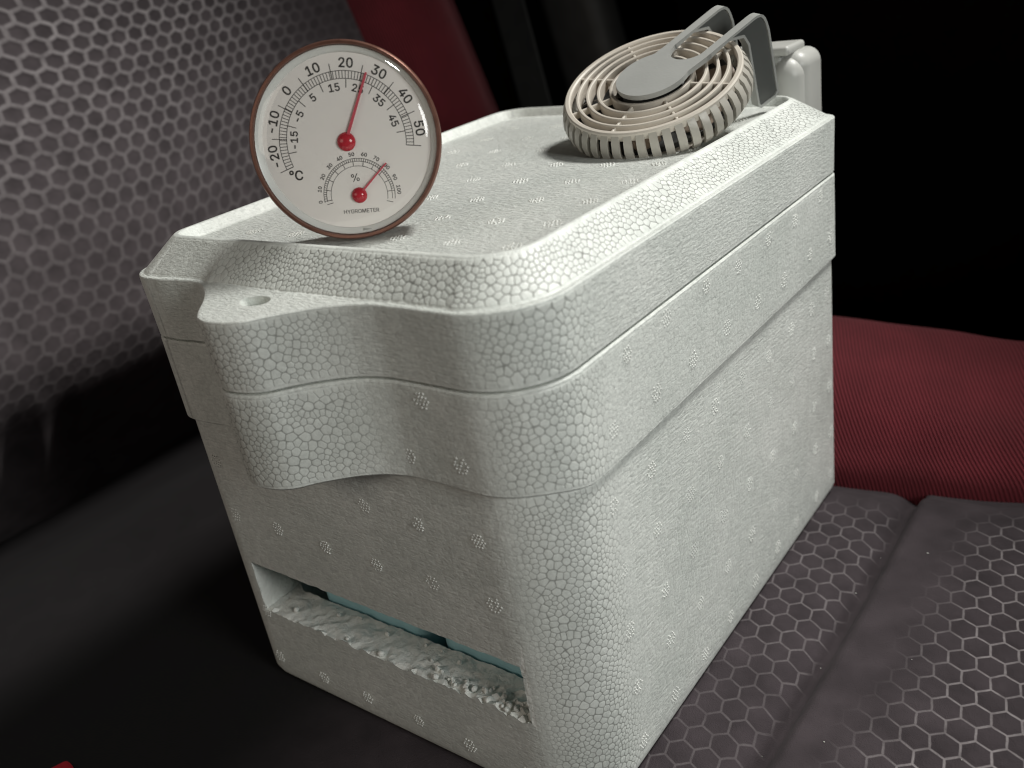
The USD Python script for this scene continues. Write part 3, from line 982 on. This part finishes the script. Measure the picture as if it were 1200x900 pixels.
STEP = 25.87
A0 = -117.0
for k, t in enumerate(("-20", "-10", "0", "10", "20", "30", "40", "50")):
    write("numeral", t, .0031, A0 + STEP * (k + .5), .0262, dial, bold=True)
for k, t in enumerate(("-15", "-5", "5", "15", "25", "35", "45")):
    write("numeral", t, .0025, A0 + STEP * (k + 1), .0183, dial, bold=True)
write("unit_sign", "°C", .0032, -125, .0217, dial, rot=-4, bold=True)
part(dial, "scale_arc", T(cat([arc_strip(.0236, .00022, A0, 90), arc_strip(.0210, .00022, A0, 90)])), INK, False)
part(dial, "fine_ticks", T(cat([bar(A0 + 207.0 * i / 75, .0210, .0236, .00022) for i in range(76)])), INK, False)
for k in range(9):
    part(dial, "long_tick", T(bar(A0 + STEP * k, .0210, .0262, .00026)), INK, False)
for k in range(8):
    part(dial, "short_tick", T(bar(A0 + STEP * (k + .5), .0180, .0210, .00026)), INK, False)
HC = (.0047, -.0181)
for k in range(11):
    write("numeral", str(k * 10), .00125, -103 + 18.2 * k, .0142, dial, HC, bold=True)
part(dial, "scale_arc", T(cat([arc_strip(.0127, .00018, -105, 92, HC), arc_strip(.0117, .00018, -105, 92, HC), arc_strip(.0101, .00016, -105, 94, HC)])), INK, False)
part(dial, "fine_ticks", T(cat([bar(-103 + 18.2 * i / 5, .0117, .0127, .00018, HC) for i in range(51)])), INK, False)
for k in range(11):
    part(dial, "short_tick", T(bar(-103 + 18.2 * k, .0101, .0117, .0002, HC)), INK, False)
for a_ in (-105, 94):
    part(dial, "short_tick", T(bar(a_ + (-4 if a_ < 0 else 4), .0098, .0121, .0002, HC)), INK, False)
write("unit_sign", "%", .0026, -14, .0062, dial, HC, rot=-14)
write("word", "HYGROMETER", .00135, 172, .0055, dial, HC, rot=-7)


def needle(deg, length, w0, w1, c, tail=0.0):
    V = np.array([(-w0, -tail, 0), (w0, -tail, 0), (w1, length, 0), (-w1, length, 0), (-w0, -tail, .0003), (w0, -tail, .0003), (w1, length, .0003), (-w1, length, .0003)])
    m = trimesh.convex.convex_hull(V)
    m.apply_transform(trimesh.transformations.rotation_matrix(-math.radians(deg), (0, 0, 1)))
    m.apply_translation((c[0], c[1], DZ + .0008))
    return m


def hub(r, c):
    m = revolve([(0, 0), (r * 1.02, 0), (r, .0003), (r * .80, .0012), (r * .4, .0017), (0, .0019)], 40)
    m.apply_translation((c[0], c[1], DZ + .0001))
    return m


nd = part(th, "temperature_needle", T(needle(16.5, .0243, .00055, .00036, (0, 0))), NEEDLE, False)
part(nd, "hub", T(hub(.0032, (0, 0))), RED, 60)
nd = part(th, "humidity_needle", T(needle(39.0, .0150, .00036, .00024, HC)), NEEDLE, False)
part(nd, "hub", T(hub(.0027, HC)), RED, 60)
m = trimesh.creation.box((.0030, .0012, .0010))
m.apply_translation((.0080, -.0300, -.0022))
part(th, "stop_peg", T(m), GREY)
glass = revolve([(.0317, -.0006), (.0315, .0004), (.0311, .0012), (.0305, .0020), (.0297, .0026), (.0286, .0031), (.0270, .0035), (.0250, .0038), (.020, .0041), (.014, .0043), (.008, .0044), (0, .00445)], 128)
glass.faces = glass.faces if glass.face_normals[:, 2].mean() > 0 else glass.faces[:, ::-1]
part(th, "glass_lens", T(glass), GLASS, True)

# ------------------------------------------------------------------ fan
FN = np.array([.054, -.386, .921]); FN /= np.linalg.norm(FN)
FU = np.array([.38015589, .86076805, .33846694]); FU -= FN * (FU @ FN); FU /= np.linalg.norm(FU)
FV = np.cross(FN, FU)
FO = np.array([.13871419, .17822205, .23266475])
FR = .03815
fan = thing("handheld_fan", "small beige folding fan with ring grille lying tilted on the back of the lid", "fan", (FO[0], FO[1], zp))


def Fm(mesh):
    return frame(mesh, FO, FU, FV, FN)


def ring_mesh(r0, r1, z0, z1, n=96):
    c = min((r1 - r0), (z1 - z0)) * .22
    return revolve([(r0, z0), (r1, z0), (r1, z1 - c), (r1 - c, z1), (r0 + c, z1), (r0, z1 - c), (r0, z0)], n)


part(fan, "rim_ring", Fm(ring_mesh(FR - .0022, FR + .0003, -.0036, 0)), BEIGE)
for r in (.852, .736, .61, .465):
    part(fan, "grille_ring", Fm(ring_mesh(FR * r - .0007, FR * r + .0007, -.0052, 0, 80)), BEIGE)
for k in range(8):
    m = hull_box(FR * .56, .0013, .0030, .0004, 8)
    m.apply_translation((FR * .69, 0, -.0024))
    m.apply_transform(trimesh.transformations.rotation_matrix(k * math.pi / 4 + .33, (0, 0, 1)))
    part(fan, "grille_spoke", Fm(m), BEIGE)
NSL = 46
for k in range(NSL):
    a0 = 2 * math.pi * k / NSL
    hw = math.pi / NSL * .62
    prof = [(FR - .0002, -.0006), (FR + .0020, -.0036), (FR + .0032, -.0078), (FR + .0026, -.0120), (FR + .0004, -.0148)]
    V = []
    for (r, z) in prof:
        for rr in (r, r - .0016):
            for s_ in (-1, 1):
                a = a0 + s_ * hw
                V.append((rr * math.cos(a), rr * math.sin(a), z))
    V = np.array(V)
    Fq = []
    for i in range(len(prof) - 1):
        b = 4 * i
        Fq += [(b, b + 4, b + 5, b + 1), (b + 2, b + 3, b + 7, b + 6), (b, b + 2, b + 6, b + 4), (b + 1, b + 5, b + 7, b + 3)]
    Fq += [(0, 1, 3, 2), (16, 18, 19, 17)]
    Fq = np.array(Fq)
    m = trimesh.Trimesh(V, np.vstack([Fq[:, [0, 1, 2]], Fq[:, [0, 2, 3]]]), process=True)
    m.fix_normals()
    part(fan, "side_slat", Fm(m), SHADED_SLAT, 30)
part(fan, "rear_housing", Fm(revolve([(0, -.0185), (.020, -.0185), (FR - .006, -.0172), (FR - .0015, -.0150), (FR - .0006, -.0136), (FR - .0024, -.0130), (FR - .004, -.0148), (0, -.0150)], 96)), BEIGE)
part(fan, "added_dark_liner", Fm(revolve([(0, -.0149), (FR - .0045, -.0147), (FR - .0026, -.0128), (FR - .0022, -.0108), (FR - .0030, -.0108), (FR - .0046, -.0142), (0, -.0144)], 96)), CHARCOAL)  # dark liner added to blacken the gaps between the slats
part(fan, "motor_hub", Fm(revolve([(0, -.0150), (.0135, -.0150), (.0135, -.0035), (.0125, -.0028), (0, -.0028)], 48)), CHARCOAL)
for k in range(7):
    n_ = 10
    V, F = [], []
    for i in range(n_):
        r = .0130 + (.0345 - .0130) * i / (n_ - 1)
        tw = .62 - .22 * i / (n_ - 1)
        ch = .0080 + .0075 * math.sin(math.pi * min(1, i / (n_ - 1) * .8 + .1))
        sweep = .30 * (i / (n_ - 1)) ** 1.4
        for j in range(5):
            s_ = (j / 4 - .5) * ch
            a = 2 * math.pi * k / 7 + sweep + s_ * math.cos(tw) / r
            z = -.0100 + s_ * math.sin(tw)
            V.append((r * math.cos(a), r * math.sin(a), z + .0004))
            V.append((r * math.cos(a), r * math.sin(a), z - .0004))
    V = np.array(V)
    for i in range(n_ - 1):
        for j in range(4):
            b = (i * 5 + j) * 2
            p, q_, r_, s2 = b, b + 2, b + 12, b + 10
            F += [(p, q_, r_), (p, r_, s2), (p + 1, r_ + 1, q_ + 1), (p + 1, s2 + 1, r_ + 1)]
    m = trimesh.Trimesh(V, np.array(F), process=False)
    part(fan, "blade", Fm(m), BEIGE_DARK, True)

# hook bracket: disc at the centre and two prongs that run out over the rim and fold down behind it
V0 = -.0052
cs = Polygon([(x, y) for x, y in []])
disc = shapely.affinity.scale(shapely.geometry.Point(0, 0).buffer(.0152, 48), 1.06, 1.0)
disc = shapely.affinity.translate(disc, -.0012, V0 + .0016)
fork = shapely.union_all([disc, shapely.geometry.box(.002, V0 + .0086, .0200, V0 + .0126), shapely.geometry.box(.002, V0 - .0122, .0200, V0 - .0082)])
web = shapely.geometry.Point(.0185, V0).buffer(.0078, 48)
fork = fork.buffer(.004).buffer(-.004)
fork = fork.union(shapely.geometry.box(.004, V0 - .012, .016, V0 + .012)).difference(shapely.geometry.box(.0185, V0 - .0081, .05, V0 + .0085)).difference(shapely.geometry.Point(.0190, V0 + .0002).buffer(.0083, 48))
fork = fork.buffer(-.0006).buffer(.0006)
br = trimesh.creation.extrude_polygon(fork if fork.geom_type == "Polygon" else max(fork.geoms, key=lambda g: g.area), .0022, engine="earcut")
br.apply_translation((0, 0, .0022))
bracket = part(fan, "hook_bracket", Fm(br), GREY, 30)
prof = Polygon([(.017, .0022), (.017, .0044), (.0452, .0056), (.0474, .0055), (.0492, .0050), (.0506, .0040), (.0516, .0024), (.0523, .0002), (.0530, -.0040), (.0530, -.034), (.0508, -.036), (.0414, -.036), (.0398, -.034), (.0398, -.004), (.0380, .0006), (.0300, .0036)])
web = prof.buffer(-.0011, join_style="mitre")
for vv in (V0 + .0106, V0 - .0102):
    for nm, pr, th_, mt in (("prong", prof.difference(web), .0040, GREY), ("prong_web", web, .0026, SHADED_WEB_GREY)):
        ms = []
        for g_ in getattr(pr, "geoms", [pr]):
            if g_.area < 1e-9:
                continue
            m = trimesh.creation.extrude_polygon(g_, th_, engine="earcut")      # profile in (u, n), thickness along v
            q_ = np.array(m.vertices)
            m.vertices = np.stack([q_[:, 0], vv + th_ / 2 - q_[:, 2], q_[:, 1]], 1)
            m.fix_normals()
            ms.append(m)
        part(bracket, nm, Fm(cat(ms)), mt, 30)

# folded handle hanging down behind the box, with its hinge
HX, HY = .1590, .2735
m = hull_box(.031, .026, .150, .007, 24)
m.apply_translation((HX, HY, .1525))
handle = part(fan, "handle", m, LIGHT_GREY, 30)
m = m3.Manifold.batch_hull([m3.Manifold.sphere(.0088, 32).scale((.9, .8, 1)).translate((HX + .0060, HY - .0110, z)) for z in (.170, .2165)])
part(handle, "hinge_knuckle", tri(m), LIGHT_GREY, True)
m = m3.Manifold.batch_hull([m3.Manifold.sphere(.0052, 32).translate((HX - .0110, HY - .0125, z)) for z in (.170, .2070)])
part(handle, "hinge_knuckle", tri(m), LIGHT_GREY, True)
m = hull_box(.030, .022, .0045, .0018)
m.apply_translation((HX - .006, HY - .006, .2288))
part(handle, "top_cap", m, LIGHT_GREY)
m = hull_box(.024, .016, .030, .0015)
m.apply_translation((HX - .008, HY - .006, .2130))
part(handle, "hinge_block", m, GREY)
